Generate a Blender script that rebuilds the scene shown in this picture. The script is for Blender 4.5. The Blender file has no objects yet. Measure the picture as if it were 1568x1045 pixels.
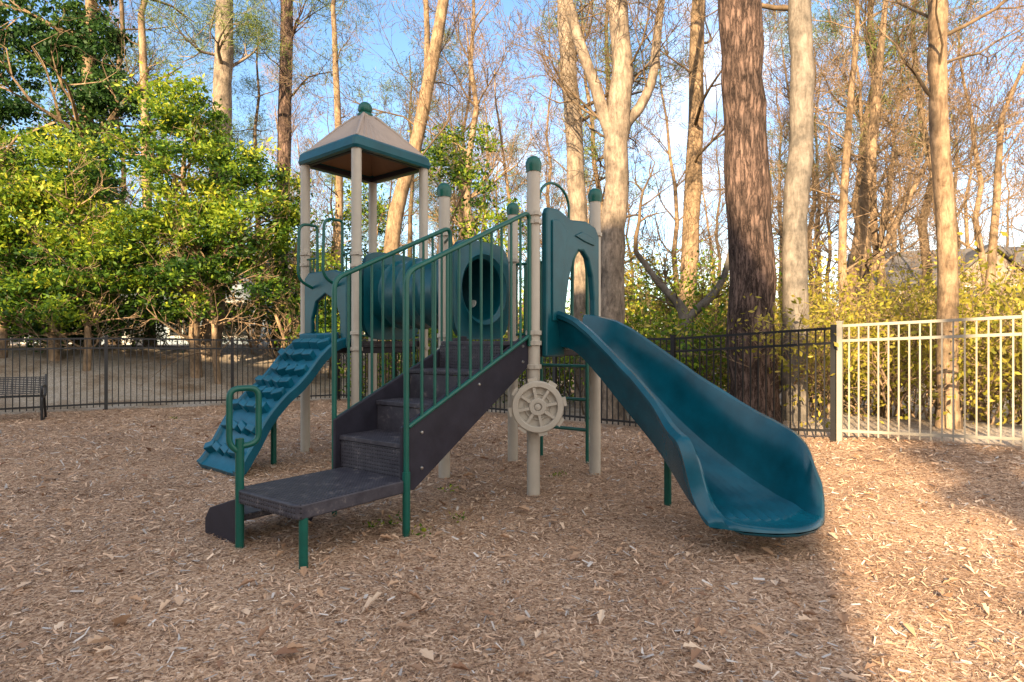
import bpy, math, random
import numpy as np
from mathutils import Vector, Matrix
rnd = random.Random(7)
nr = np.random.default_rng(11)
scene = bpy.context.scene
try:
    scene.view_settings.view_transform='Standard'; scene.view_settings.look='None'; scene.view_settings.exposure=0
except Exception as e: print(e)

# ------------------------------------------------------------ materials
def newmat(name):
    m=bpy.data.materials.new(name); m.use_nodes=True
    return m, m.node_tree.nodes, m.node_tree.links, m.node_tree.nodes['Principled BSDF']
def ramp(N,stops):
    r=N.new('ShaderNodeValToRGB'); e=r.color_ramp.elements
    while len(e)<len(stops): e.new(0.5)
    for i,(p,c) in enumerate(stops):
        e[i].position=p; e[i].color=(c[0],c[1],c[2],1)
    return r
def plain(name,col,rough=0.5,var=0.25,scale=6,bump=0.1,bscale=80,metal=0.0,spec=0.5,stretch=(1,1,1)):
    m,N,L,b=newmat(name)
    tc=N.new('ShaderNodeTexCoord'); mp=N.new('ShaderNodeMapping'); mp.inputs['Scale'].default_value=stretch
    L.new(tc.outputs['Object'],mp.inputs['Vector'])
    n=N.new('ShaderNodeTexNoise'); n.inputs['Scale'].default_value=scale; n.inputs['Detail'].default_value=6; n.inputs['Roughness'].default_value=0.65
    L.new(mp.outputs[0],n.inputs['Vector'])
    c0=[max(0,x*(1-var)) for x in col]; c1=[min(1,x*(1+var)) for x in col]
    r=ramp(N,[(0.3,c0),(0.7,c1)]); L.new(n.outputs['Fac'],r.inputs[0]); L.new(r.outputs[0],b.inputs['Base Color'])
    b.inputs['Roughness'].default_value=rough; b.inputs['Metallic'].default_value=metal; b.inputs['Specular IOR Level'].default_value=spec
    if bump>0:
        n2=N.new('ShaderNodeTexNoise'); n2.inputs['Scale'].default_value=bscale; n2.inputs['Detail'].default_value=4
        L.new(mp.outputs[0],n2.inputs['Vector'])
        bp=N.new('ShaderNodeBump'); bp.inputs['Strength'].default_value=bump; bp.inputs['Distance'].default_value=0.02
        L.new(n2.outputs['Fac'],bp.inputs['Height']); L.new(bp.outputs[0],b.inputs['Normal'])
    return m
def bark(name,dark,light,zs=0.25,scale=14,bump=0.7,plates=False):
    m,N,L,b=newmat(name)
    tc=N.new('ShaderNodeTexCoord'); mp=N.new('ShaderNodeMapping'); mp.inputs['Scale'].default_value=(1,1,zs)
    L.new(tc.outputs['Object'],mp.inputs['Vector'])
    n=N.new('ShaderNodeTexNoise'); n.inputs['Scale'].default_value=scale; n.inputs['Detail'].default_value=9; n.inputs['Roughness'].default_value=0.75
    n.inputs['Distortion'].default_value=0.4
    L.new(mp.outputs[0],n.inputs['Vector'])
    big=N.new('ShaderNodeTexNoise'); big.inputs['Scale'].default_value=2.3; big.inputs['Detail'].default_value=6; big.inputs['Roughness'].default_value=0.7
    L.new(tc.outputs['Object'],big.inputs['Vector'])
    r=ramp(N,[(0.32,dark),(0.62,light)])
    mx=N.new('ShaderNodeMix'); mx.data_type='RGBA'; mx.blend_type='MULTIPLY'; mx.inputs[0].default_value=0.85
    r2=ramp(N,[(0.38,(0.42,0.42,0.42)),(0.6,(1.1,1.05,1.0))]); L.new(big.outputs['Fac'],r2.inputs[0])
    src=n.outputs['Fac']
    if plates:
        v=N.new('ShaderNodeTexVoronoi'); v.feature='DISTANCE_TO_EDGE'; v.inputs['Scale'].default_value=13
        dm=N.new('ShaderNodeVectorMath'); dm.operation='MULTIPLY_ADD'; 
        L.new(n.outputs['Color'],dm.inputs[0]); dm.inputs[1].default_value=(0.2,0.2,0.2); L.new(mp.outputs[0],dm.inputs[2])
        L.new(dm.outputs[0],v.inputs['Vector'])
        ml=N.new('ShaderNodeMath'); ml.operation='MULTIPLY'; ml.inputs[1].default_value=3.2; L.new(v.outputs['Distance'],ml.inputs[0]); ml.use_clamp=True
        ad=N.new('ShaderNodeMath'); ad.operation='MULTIPLY_ADD'; ad.inputs[1].default_value=0.42
        L.new(ml.outputs[0],ad.inputs[0]); 
        h=N.new('ShaderNodeMath'); h.operation='MULTIPLY'; h.inputs[1].default_value=0.65; L.new(n.outputs['Fac'],h.inputs[0]); L.new(h.outputs[0],ad.inputs[2])
        src=ad.outputs[0]
    L.new(src,r.inputs[0]); L.new(r.outputs[0],mx.inputs[6]); L.new(r2.outputs[0],mx.inputs[7]); L.new(mx.outputs[2],b.inputs['Base Color'])
    bp=N.new('ShaderNodeBump'); bp.inputs['Strength'].default_value=bump; bp.inputs['Distance'].default_value=0.03
    L.new(src,bp.inputs['Height']); L.new(bp.outputs[0],b.inputs['Normal'])
    b.inputs['Roughness'].default_value=0.9; b.inputs['Specular IOR Level'].default_value=0.2
    return m
def leafmat(name,stops,trans=0.45,rough=0.5):
    m,N,L,b=newmat(name)
    a=N.new('ShaderNodeAttribute'); a.attribute_name='var'
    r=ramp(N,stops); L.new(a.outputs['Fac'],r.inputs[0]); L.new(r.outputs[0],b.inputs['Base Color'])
    b.inputs['Roughness'].default_value=rough; b.inputs['Specular IOR Level'].default_value=0.3
    if trans>0:
        t=N.new('ShaderNodeBsdfTranslucent'); L.new(r.outputs[0],t.inputs[0])
        mx=N.new('ShaderNodeMixShader'); mx.inputs[0].default_value=trans
        L.new(b.outputs[0],mx.inputs[1]); L.new(t.outputs[0],mx.inputs[2]); L.new(mx.outputs[0],N['Material Output'].inputs['Surface'])
    return m

M_post=plain('taupe_paint',(0.40,0.36,0.30),0.45,0.08,5,0.03)
M_green=plain('green_powder_coat',(0.004,0.082,0.062),0.3,0.15,5,0.04,120,spec=0.4)
M_teal=plain('teal_plastic',(0.002,0.066,0.088),0.33,0.22,4,0.03,60,spec=0.35)
M_slide=plain('blue_plastic',(0.001,0.068,0.102),0.24,0.3,3,0.02,50,spec=0.42)
M_climb=plain('climber_blue_plastic',(0.003,0.095,0.15),0.36,0.22,4,0.04,60,spec=0.35)
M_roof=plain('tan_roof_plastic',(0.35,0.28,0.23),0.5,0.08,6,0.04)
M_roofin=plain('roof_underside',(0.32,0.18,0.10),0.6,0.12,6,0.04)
M_side=plain('dark_stringer_paint',(0.022,0.021,0.031),0.45,0.25,6,0.06,90,spec=0.25)
M_black=plain('black_metal',(0.010,0.010,0.012),0.4,0.2,8,0.02)
M_fsunlit=plain('sunlit_fence_tone',(0.31,0.28,0.23),0.5,0.1,5,0.02)  # sun glare on the black fence, put into a pale base colour
M_steel=plain('bolt_steel',(0.5,0.5,0.5),0.3,0.1,8,0,metal=1)
M_lens=plain('porthole_acrylic',(0.75,0.75,0.7),0.2,0.05,8,0)
def treadmat():
    m,N,L,b=newmat('tread_plate')
    tc=N.new('ShaderNodeTexCoord')
    v=N.new('ShaderNodeTexVoronoi'); v.inputs['Scale'].default_value=34; v.inputs['Randomness'].default_value=0.0
    mp=N.new('ShaderNodeMapping'); mp.inputs['Rotation'].default_value=(0,0,0.65); L.new(tc.outputs['Object'],mp.inputs[0]); L.new(mp.outputs[0],v.inputs['Vector'])
    n=N.new('ShaderNodeTexNoise'); n.inputs['Scale'].default_value=9; n.inputs['Detail'].default_value=9; n.inputs['Roughness'].default_value=0.78; L.new(tc.outputs['Object'],n.inputs['Vector'])
    r=ramp(N,[(0.35,(0.028,0.026,0.036)),(0.56,(0.055,0.052,0.064)),(0.70,(0.22,0.19,0.18))]); L.new(n.outputs['Fac'],r.inputs[0])
    r2=ramp(N,[(0.15,(0.12,0.12,0.12)),(0.3,(1,1,1))]); L.new(v.outputs['Distance'],r2.inputs[0])
    mx=N.new('ShaderNodeMix'); mx.data_type='RGBA'; mx.blend_type='MULTIPLY'; mx.inputs[0].default_value=0.95
    L.new(r.outputs[0],mx.inputs[6]); L.new(r2.outputs[0],mx.inputs[7]); L.new(mx.outputs[2],b.inputs['Base Color'])
    bp=N.new('ShaderNodeBump'); bp.inputs['Strength'].default_value=0.6; bp.inputs['Distance'].default_value=0.01
    L.new(r2.outputs[0],bp.inputs['Height']); L.new(bp.outputs[0],b.inputs['Normal']); b.inputs['Roughness'].default_value=0.5; b.inputs['Specular IOR Level'].default_value=0.3
    return m
M_tread=treadmat()
B_pine=bark('pine_bark',(0.03,0.02,0.018),(0.225,0.155,0.13),0.18,17,1.0,True)
B_grey=bark('grey_bark',(0.10,0.088,0.076),(0.27,0.24,0.21),0.3,12,0.7)
B_tan=bark('tan_bark',(0.11,0.072,0.045),(0.40,0.29,0.19),0.3,14,0.8)
B_pale=bark('pale_bark',(0.10,0.08,0.065),(0.36,0.295,0.235),0.3,14,0.8)
B_twig=bark('twig_bark',(0.06,0.045,0.03),(0.22,0.16,0.105),0.5,5,0.2)
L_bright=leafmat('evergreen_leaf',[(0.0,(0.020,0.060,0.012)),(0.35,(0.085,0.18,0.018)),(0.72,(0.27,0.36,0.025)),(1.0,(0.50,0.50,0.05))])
L_dark=leafmat('shade_leaf',[(0.0,(0.014,0.045,0.012)),(0.6,(0.045,0.11,0.02)),(1.0,(0.13,0.21,0.04))])
L_ivy=leafmat('ivy_leaf',[(0.0,(0.015,0.05,0.012)),(0.6,(0.055,0.13,0.03)),(1.0,(0.14,0.24,0.05))])
L_yel=leafmat('brush_leaf',[(0.0,(0.14,0.16,0.02)),(0.5,(0.36,0.32,0.04)),(1.0,(0.58,0.45,0.10))])
L_need=leafmat('pine_needles',[(0.0,(0.04,0.08,0.015)),(1.0,(0.20,0.25,0.05))],0.2)
L_chip=leafmat('wood_chip',[(0.0,(0.12,0.07,0.048)),(0.2,(0.32,0.20,0.13)),(0.55,(0.56,0.37,0.25)),(0.85,(0.72,0.53,0.38)),(1.0,(0.83,0.70,0.57))],0,0.85)
L_grey=leafmat('weathered_chip',[(0.0,(0.18,0.16,0.15)),(0.6,(0.42,0.38,0.35)),(1.0,(0.68,0.63,0.58))],0,0.85)
L_straw=leafmat('pine_straw',[(0.0,(0.22,0.12,0.06)),(0.6,(0.52,0.32,0.18)),(1.0,(0.74,0.54,0.35))],0,0.8)
L_dead=leafmat('dead_leaf',[(0.0,(0.24,0.13,0.08)),(0.6,(0.50,0.32,0.20)),(1.0,(0.7,0.54,0.40))],0.15,0.8)

# ------------------------------------------------------------ mesh builder
def V(*a): return Vector(a)
class MB:
    def __init__(s): s.v=[]; s.f=[]; s.m=[]
    def tube(s,pts,rad,sides=8,mat=0,cap=True):
        n=len(pts)
        if not isinstance(rad,(list,tuple)): rad=[rad]*n
        base=len(s.v); prev=None
        cs=[(math.cos(2*math.pi*k/sides),math.sin(2*math.pi*k/sides)) for k in range(sides)]
        for i in range(n):
            a=pts[max(i-1,0)]; b=pts[min(i+1,n-1)]
            t=(b[0]-a[0],b[1]-a[1],b[2]-a[2]); l=math.sqrt(t[0]**2+t[1]**2+t[2]**2) or 1; t=(t[0]/l,t[1]/l,t[2]/l)
            if prev is None: prev=(1,0,0) if abs(t[0])<0.8 else (0,1,0)
            dt=prev[0]*t[0]+prev[1]*t[1]+prev[2]*t[2]
            e=(prev[0]-dt*t[0],prev[1]-dt*t[1],prev[2]-dt*t[2]); l=math.sqrt(e[0]**2+e[1]**2+e[2]**2) or 1
            e=(e[0]/l,e[1]/l,e[2]/l); prev=e
            g=(t[1]*e[2]-t[2]*e[1],t[2]*e[0]-t[0]*e[2],t[0]*e[1]-t[1]*e[0])
            p=pts[i]; r=rad[i]
            for c,d in cs:
                s.v.append((p[0]+r*(c*e[0]+d*g[0]),p[1]+r*(c*e[1]+d*g[1]),p[2]+r*(c*e[2]+d*g[2])))
        for i in range(n-1):
            for k in range(sides):
                a=base+i*sides+k; b=base+i*sides+(k+1)%sides
                s.f.append((a,b,b+sides,a+sides)); s.m.append(mat)
        if cap:
            s.f.append(tuple(base+k for k in range(sides))[::-1]); s.m.append(mat)
            s.f.append(tuple(base+(n-1)*sides+k for k in range(sides))); s.m.append(mat)
    def box(s,c,ax,ay,az,mat=0):
        b=len(s.v); c=Vector(c); ax=Vector(ax); ay=Vector(ay); az=Vector(az)
        for k in ((-1,-1,-1),(1,-1,-1),(1,1,-1),(-1,1,-1),(-1,-1,1),(1,-1,1),(1,1,1),(-1,1,1)):
            s.v.append(tuple(c+ax*k[0]+ay*k[1]+az*k[2]))
        for q in ((0,3,2,1),(4,5,6,7),(0,1,5,4),(1,2,6,5),(2,3,7,6),(3,0,4,7)):
            s.f.append(tuple(b+i for i in q)); s.m.append(mat)
    def prism(s,poly,o,ax,ay,az,mat=0):
        n=len(poly); b=len(s.v); o=Vector(o); ax=Vector(ax); ay=Vector(ay); az=Vector(az)
        for k in (0,1):
            for x,y in poly: s.v.append(tuple(o+ax*x+ay*y+az*k))
        s.f.append(tuple(range(b,b+n))[::-1]); s.m.append(mat)
        s.f.append(tuple(range(b+n,b+2*n))); s.m.append(mat)
        for i in range(n):
            j=(i+1)%n; s.f.append((b+i,b+j,b+n+j,b+n+i)); s.m.append(mat)
    def grid(s,rows,closed=False,mat=0):
        b=len(s.v); n=len(rows[0])
        for r in rows:
            for p in r: s.v.append(tuple(p))
        for i in range(len(rows)-1):
            for k in range(n if closed else n-1):
                j=(k+1)%n
                s.f.append((b+i*n+k,b+i*n+j,b+(i+1)*n+j,b+(i+1)*n+k)); s.m.append(mat)
        return b
    def lathe(s,prof,o,axis,sides=24,mat=0):
        o=Vector(o); axis=Vector(axis).normalized()
        e=axis.orthogonal().normalized(); g=axis.cross(e)
        rows=[[o+axis*h+(e*math.cos(2*math.pi*k/sides)+g*math.sin(2*math.pi*k/sides))*r for k in range(sides)] for r,h in prof]
        s.grid(rows,True,mat)
    def ball(s,o,r,mat=0,sides=20):
        s.lathe([(max(0.0005,r*math.sin(math.pi*i/10)),-r*math.cos(math.pi*i/10)) for i in range(11)],o,(0,0,1),sides,mat)
    def obj(s,name,mats,parent=None,smooth=40,bevel=0,recalc=True,loc=None):
        me=bpy.data.meshes.new(name); me.from_pydata(s.v,[],s.f)
        for m in mats: me.materials.append(m)
        me.polygons.foreach_set('material_index',s.m)
        if recalc:
            import bmesh
            bm=bmesh.new(); bm.from_mesh(me); bmesh.ops.recalc_face_normals(bm,faces=bm.faces); bm.to_mesh(me); bm.free()
        if smooth:
            me.polygons.foreach_set('use_smooth',[True]*len(me.polygons))
            if smooth<180:
                try: me.set_sharp_from_angle(angle=math.radians(smooth))
                except Exception: pass
        me.update()
        ob=bpy.data.objects.new(name,me); scene.collection.objects.link(ob)
        if parent: ob.parent=parent
        if bevel:
            md=ob.modifiers.new('bevel','BEVEL'); md.width=bevel; md.segments=3; md.limit_method='ANGLE'; md.angle_limit=math.radians(35)
        return ob
def empty(name):
    o=bpy.data.objects.new(name,None); scene.collection.objects.link(o); return o
def npquads(name,verts,var,mats,parent=None,k=4):
    me=bpy.data.meshes.new(name); n=len(verts); q=n//k
    me.vertices.add(n); me.vertices.foreach_set('co',verts.astype(np.float32).ravel())
    me.loops.add(n); me.loops.foreach_set('vertex_index',np.arange(n,dtype=np.int32))
    me.polygons.add(q); me.polygons.foreach_set('loop_start',np.arange(0,n,k,dtype=np.int32))
    try: me.polygons.foreach_set('loop_total',np.full(q,k,dtype=np.int32))
    except Exception: pass
    for m in mats: me.materials.append(m)
    at=me.attributes.new('var','FLOAT','POINT'); at.data.foreach_set('value',np.repeat(var,k).astype(np.float32))
    me.update(calc_edges=True)
    ob=bpy.data.objects.new(name,me); scene.collection.objects.link(ob)
    if parent: ob.parent=parent
    return ob
def unit(a): return a/np.maximum(np.linalg.norm(a,axis=1,keepdims=True),1e-6)
def leafverts(c,size,aspect=0.45,flat=0.0):
    n=len(c); a=nr.normal(size=(n,3)); a[:,2]*=(1-flat); a=unit(a)
    h=nr.normal(size=(n,3)); h[:,2]+=flat*3; b=unit(np.cross(a,h))
    s=(size*nr.uniform(0.6,1.3,n))[:,None]
    v=np.stack([c+a*s,c+b*s*aspect,c-a*s,c-b*s*aspect],1)
    return v.reshape(-1,3)
def clumps(ells,K,nper,crad,flat=0.5,shell=0.55):
    out=[];vv=[]
    vol=np.array([e[3]*e[5] for e in ells]); vol=vol/vol.sum()
    for e,w in zip(ells,vol):
        k=max(3,int(K*w)); d=unit(nr.normal(size=(k,3))); rr=shell+(1.1-shell)*nr.random((k,1))**0.7
        rr*= (1+0.25*np.sin(5*d[:,:1]+e[0])+0.2*np.cos(7*d[:,2:3]+e[2]))
        cc=np.array(e[:3])+d*rr*np.array(e[3:])
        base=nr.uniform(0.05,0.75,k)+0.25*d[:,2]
        for i in range(k):
            m=int(nper*nr.uniform(0.3,1.5)); r=crad*nr.uniform(0.45,1.5)
            g=nr.normal(size=(m,3))*np.array([r,r,r*(1-flat)])
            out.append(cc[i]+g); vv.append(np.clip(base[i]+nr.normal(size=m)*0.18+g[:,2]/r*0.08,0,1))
    return np.concatenate(out),np.concatenate(vv)

def sst(x,a,b):
    t=min(1,max(0,(x-a)/(b-a))); return t*t*(3-2*t)
# ------------------------------------------------------------ ground
def gh(x,y):
    h=0.025*math.sin(x*0.9+0.3)*math.cos(y*0.7)+0.012*math.sin(x*2.7)*math.sin(y*2.3+1)
    h+=0.24*sst(x,2.8,5.2)*sst(y,4.8,7.4)
    d1=(x+4.4)*-0.505+(y-15.8)*0.863
    h+=1.35*sst(d1,0.6,7.0)*sst(-x,2.5,9.0)
    d2=(x+4.4)*0.643+(y-15.8)*0.766
    h-=0.5*sst(d2,1.5,9)*sst(x,-1,5)
    h+=2.2*sst(d2,10,28)*sst(x,4,14)
    return h
def build_ground():
    def axis(n,near,far):
        t=np.linspace(-1,1,n); return np.sign(t)*(near*np.abs(t)+ (far-near)*np.abs(t)**5)
    xs=axis(341,16,260); ys=axis(341,18,260)+6
    nx=len(xs); ny=len(ys)
    v=[];var=[]
    for y in ys:
        for x in xs:
            h=gh(x,y)
            if abs(x)<12 and -2<y<16: h+=rnd.uniform(-0.012,0.012)
            v.append((x,y,h))
            d1=(x+4.4)*-0.505+(y-15.8)*0.863; d2=(x+4.4)*0.643+(y-15.8)*0.766
            var.append(max(sst(d1,-0.05,0.35),sst(d2,0.1,0.8)))
    f=[(j*nx+i,j*nx+i+1,(j+1)*nx+i+1,(j+1)*nx+i) for j in range(ny-1) for i in range(nx-1)]
    me=bpy.data.meshes.new('ground'); me.from_pydata(v,[],f)
    at=me.attributes.new('outside','FLOAT','POINT'); at.data.foreach_set('value',var)
    me.polygons.foreach_set('use_smooth',[True]*len(f))
    m,N,L,b=newmat('mulch_ground')
    tc=N.new('ShaderNodeTexCoord')
    n1=N.new('ShaderNodeTexNoise'); n1.inputs['Scale'].default_value=45; n1.inputs['Detail'].default_value=8; n1.inputs['Roughness'].default_value=0.75
    L.new(tc.outputs['Object'],n1.inputs['Vector'])
    v1=N.new('ShaderNodeTexVoronoi'); v1.inputs['Scale'].default_value=75
    wr=N.new('ShaderNodeVectorMath'); wr.operation='MULTIPLY_ADD'; wr.inputs[1].default_value=(0.05,0.05,0.05); L.new(n1.outputs['Color'],wr.inputs[0]); L.new(tc.outputs['Object'],wr.inputs[2])
    L.new(wr.outputs[0],v1.inputs['Vector'])
    r1=ramp(N,[(0.0,(0.13,0.08,0.055)),(0.35,(0.36,0.23,0.15)),(0.7,(0.55,0.37,0.25)),(1.0,(0.70,0.53,0.39))])
    sp=N.new('ShaderNodeSeparateColor'); L.new(v1.outputs['Color'],sp.inputs[0]); L.new(sp.outputs[0],r1.inputs[0])
    n2=N.new('ShaderNodeTexNoise'); n2.inputs['Scale'].default_value=0.9; n2.inputs['Detail'].default_value=5; L.new(tc.outputs['Object'],n2.inputs['Vector'])
    r2=ramp(N,[(0.3,(0.7,0.67,0.65)),(0.65,(1.1,1.08,1.05))]); L.new(n2.outputs['Fac'],r2.inputs[0])
    mm=N.new('ShaderNodeMix'); mm.data_type='RGBA'; mm.blend_type='MULTIPLY'; mm.inputs[0].default_value=1; L.new(r1.outputs[0],mm.inputs[6]); L.new(r2.outputs[0],mm.inputs[7])
    r3=ramp(N,[(0.0,(0.20,0.17,0.145)),(0.5,(0.42,0.37,0.32)),(1.0,(0.60,0.53,0.45))]); L.new(sp.outputs[1],r3.inputs[0])
    n4=N.new('ShaderNodeTexNoise'); n4.inputs['Scale'].default_value=0.7; n4.inputs['Detail'].default_value=8; n4.inputs['Roughness'].default_value=0.7; L.new(tc.outputs['Object'],n4.inputs['Vector'])
    r4=ramp(N,[(0.35,(0.55,0.44,0.34)),(0.5,(0.95,0.9,0.84)),(0.65,(1.2,1.22,1.25))]); L.new(n4.outputs['Fac'],r4.inputs[0])
    m4=N.new('ShaderNodeMix'); m4.data_type='RGBA'; m4.blend_type='MULTIPLY'; m4.inputs[0].default_value=1; L.new(r3.outputs[0],m4.inputs[6]); L.new(r4.outputs[0],m4.inputs[7])
    mm2=N.new('ShaderNodeMix'); mm2.data_type='RGBA'; at=N.new('ShaderNodeAttribute'); at.attribute_name='outside'
    L.new(at.outputs['Fac'],mm2.inputs[0]); L.new(mm.outputs[2],mm2.inputs[6]); L.new(m4.outputs[2],mm2.inputs[7])
    L.new(mm2.outputs[2],b.inputs['Base Color'])
    bp=N.new('ShaderNodeBump'); bp.inputs['Strength'].default_value=0.8; bp.inputs['Distance'].default_value=0.03
    L.new(sp.outputs[2],bp.inputs['Height']); L.new(bp.outputs[0],b.inputs['Normal'])
    b.inputs['Roughness'].default_value=0.95; b.inputs['Specular IOR Level'].default_value=0.1
    me.materials.append(m)
    o=bpy.data.objects.new('ground',me); scene.collection.objects.link(o)
build_ground()

def build_chips(n,name,smin,smax,mat,asp0,asp1,r0,r1,lift,tilt,parent=None,grow_=0.09):
    r=nr.uniform(r0,r1,n); th=nr.uniform(math.radians(26),math.radians(154),n)
    x=r*np.cos(th)+nr.normal(size=n)*0.1; y=r*np.sin(th)
    d1=(x+4.4)*-0.505+(y-15.8)*0.863; d2=(x+4.4)*0.643+(y-15.8)*0.766
    k=(d1<0.1)&(d2<0.1); x=x[k];y=y[k];r=r[k]; n=len(x)
    z=np.array([gh(a,b) for a,b in zip(x,y)])
    ang=nr.uniform(0,2*math.pi,n); sl=nr.normal(size=n)*tilt; ro=nr.normal(size=n)*tilt*1.4
    L=(smin+(smax-smin)*nr.random(n)**2.4)*(0.75+grow_*r)/2; W=L*nr.uniform(asp0,asp1,n)
    ca,sa=np.cos(ang),np.sin(ang)
    a=np.stack([ca*np.cos(sl),sa*np.cos(sl),np.sin(sl)],1); b0=np.stack([-sa*np.cos(ro),ca*np.cos(ro),np.sin(ro)],1)
    c=np.stack([x,y,z+lift+np.abs(np.sin(sl))*L*0.7+nr.uniform(0,0.010,n)],1)
    L=L[:,None];W=W[:,None]; tp=nr.uniform(0.2,1.0,(n,1)); tq=nr.uniform(0.2,1.0,(n,1))
    v=np.stack([c-a*L-b0*W*tp,c+a*L-b0*W*tq,c+a*L*nr.uniform(0.7,1.1,(n,1))+b0*W*tq,c-a*L*nr.uniform(0.7,1.1,(n,1))+b0*W*tp],1).reshape(-1,3)
    big=0.5+0.5*np.sin(x*1.7+np.sin(y*1.3)*2)*np.cos(y*1.9+x*0.5)
    var=np.clip(nr.beta(2.0,1.9,n)*0.95+0.2*(big-0.5),0,1)
    return npquads(name,v,var,[mat],parent)
build_chips(370000,'wood_chip_mulch',0.010,0.052,L_chip,0.07,0.30,1.6,17,0.004,0.24)
build_chips(22000,'weathered_wood_chips',0.012,0.062,L_grey,0.12,0.40,1.6,14,0.008,0.24)
build_chips(80000,'pine_straw',0.06,0.16,L_straw,0.012,0.026,1.6,15,0.010,0.10,None,0.05)
def fallen(n):
    vs=[];vv=[]
    for i in range(n):
        r=nr.uniform(2.0,13); th=nr.uniform(0.48,2.66); x,y=r*math.cos(th),r*math.sin(th)
        if (x+4.4)*-0.505+(y-15.8)*0.863>0 or (x+4.4)*0.643+(y-15.8)*0.766>0: continue
        s=nr.uniform(0.018,0.05)*(1.5 if nr.random()<0.08 else 1); a=nr.uniform(0,6.28); f=nr.uniform(0.1,0.9); z=gh(x,y)+0.018+s*0.25; va=nr.random()
        ca,sa=math.cos(a),math.sin(a); tl=nr.normal()*0.3
        for sg in (-1,1):
            pr=[(-1,0),(-0.45,0.45),(0.0,0.75),(0.2,0.4),(0.65,0.5),(1.0,0)]
            P=[]
            for px,py in pr:
                lx=px*s; ly=sg*py*s*math.cos(f); lz=py*s*math.sin(f)+lx*tl
                P.append((x+lx*ca-ly*sa,y+lx*sa+ly*ca,z+lz))
            vs+= [P[0],P[1],P[2],P[3],P[0],P[3],P[4],P[5]]; vv+=[va,va]
    npquads('fallen_leaves',np.array(vs),np.array(vv),[L_dead])
fallen(1500)

# ------------------------------------------------------------ play structure
PS=empty('playground_structure')
A=V(0.21,6.09,0);B=V(0.94,7.05,0);C=V(0.01,7.78,0);D=V(-0.74,6.81,0)
u=V(0.605,0.796,0); v=V(-0.797,0.604,0); Z=V(0,0,1)
F=V(-2.86,8.62,0);G=V(-1.96,7.85,0);R=V(-1.25,8.80,0);K=V(-2.14,9.57,0)
mb=MB()
for p,t in ((A,3.18),(B,3.10),(C,3.10),(D,3.10),(F,3.97),(G,3.97),(R,3.97),(K,3.97)):
    mb.tube([p+Z*-0.1,p+Z*t],0.064,20)
mb.obj('support_posts',[M_post],PS,40)
mb=MB()
for p,t in ((A,3.18),(B,3.10),(C,3.10),(D,3.10)):
    mb.lathe([(0.0005,-0.03),(0.072,-0.03),(0.075,0.0),(0.080,0.03),(0.08,0.06),(0.06,0.105),(0.025,0.125),(0.0005,0.128)],p+Z*t,(0,0,1),20)
mb.obj('post_caps',[M_green],PS,60)
mb=MB()
for p,zs in ((A,(2.74,2.66,1.58,1.48,1.25)),(B,(2.7,1.7,1.4)),(D,(2.66,1.56,1.4)),(C,(2.5,1.4)),(F,(2.7,1.6,1.4,2.55)),(G,(2.6,2.45,1.6,1.4)),(R,(2.5,1.4)),(K,(2.5,1.4))):
    for z in zs:
        mb.lathe([(0.062,-0.024),(0.080,-0.02),(0.080,0.02),(0.062,0.024)],p+Z*z,(0,0,1),20)
        mb.box(p+Z*z+V(0.03,-0.075,0),(0.02,0,0),(0,0.016,0),(0,0,0.018))
mb.obj('post_clamps',[M_post],PS,40)
def deck(name,P):
    c=sum(P,V(0,0,0))/4; mb=MB()
    q=[c+(p-c)*0.93 for p in P]
    mb.prism([(p.x,p.y) for p in q],(0,0,1.42),(1,0,0),(0,1,0),(0,0,0.08),0)
    q2=[c+(p-c)*0.88 for p in P]
    mb.prism([(p.x,p.y) for p in q2],(0,0,1.34),(1,0,0),(0,1,0),(0,0,0.078),1)
    mb.obj(name,[M_tread,M_side],PS,0,0.008)
deck('main_deck',[A,B,C,D]); deck('roofed_deck',[F,G,R,K])
def S(L,w,z): return A-u*L+v*w+Z*z
mb=MB()
W0,W1=0.06,0.84
for i in range(4):
    z=0.705+0.265*i; Lf=1.66-0.40*i; Lb=Lf-0.42
    if i<3:
        mb.box(S((Lf+Lb)/2,(W0+W1)/2,z-0.02),-u*((Lf-Lb)/2),v*((W1-W0)/2),Z*0.02,0)
    mb.box(S(Lf-0.02,(W0+W1)/2,z-0.135-0.022),-u*0.008,v*((W1-W0)/2-0.002),Z*0.113,0)
mb.box(S(0.21,(W0+W1)/2,1.479),-u*0.215,v*((W1-W0)/2),Z*0.02,0)
mb.obj('stair_treads',[M_tread],PS,0,0.006)
mb=MB()
prof=[(1.70,0.84),(1.70,0.36),(1.58,0.34),(0.02,1.27),(0.02,1.55),(0.12,1.55)]
for w in (0.02,0.845):
    mb.prism(prof,S(0,w,0),-u,Z,v*0.032)
mb.obj('stair_stringers',[M_side],PS,0,0.008)
mb=MB()
for L,z in ((1.5,0.5),(1.5,0.78),(0.15,1.45),(0.15,1.3),(0.8,1.12)):
    mb.lathe([(0.0005,0.012),(0.012,0.01),(0.016,0)],S(L,0.019,z),-v,10)
mb.obj('stringer_bolts',[M_steel],PS,40)
mb=MB()
def rr(x0,x1,y0,y1,r,n=5):
    o=[]
    for cx,cy,a0 in ((x1-r,y1-r,0),(x0+r,y1-r,90),(x0+r,y0+r,180),(x1-r,y0+r,270)):
        for i in range(n+1):
            a=math.radians(a0+90*i/n); o.append((cx+r*math.cos(a),cy+r*math.sin(a)))
    return o
mb.prism(rr(1.62,2.62,0.0,0.80,0.05),S(0,0,0.34),-u,v,Z*0.10,0)
mb.obj('transfer_platform',[M_tread],PS,40,0.012)
mb=MB()
mb.prism(rr(1.95,2.55,0.84,1.16,0.03),S(0,0,0.17),-u,v,Z*0.05,0)
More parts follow.
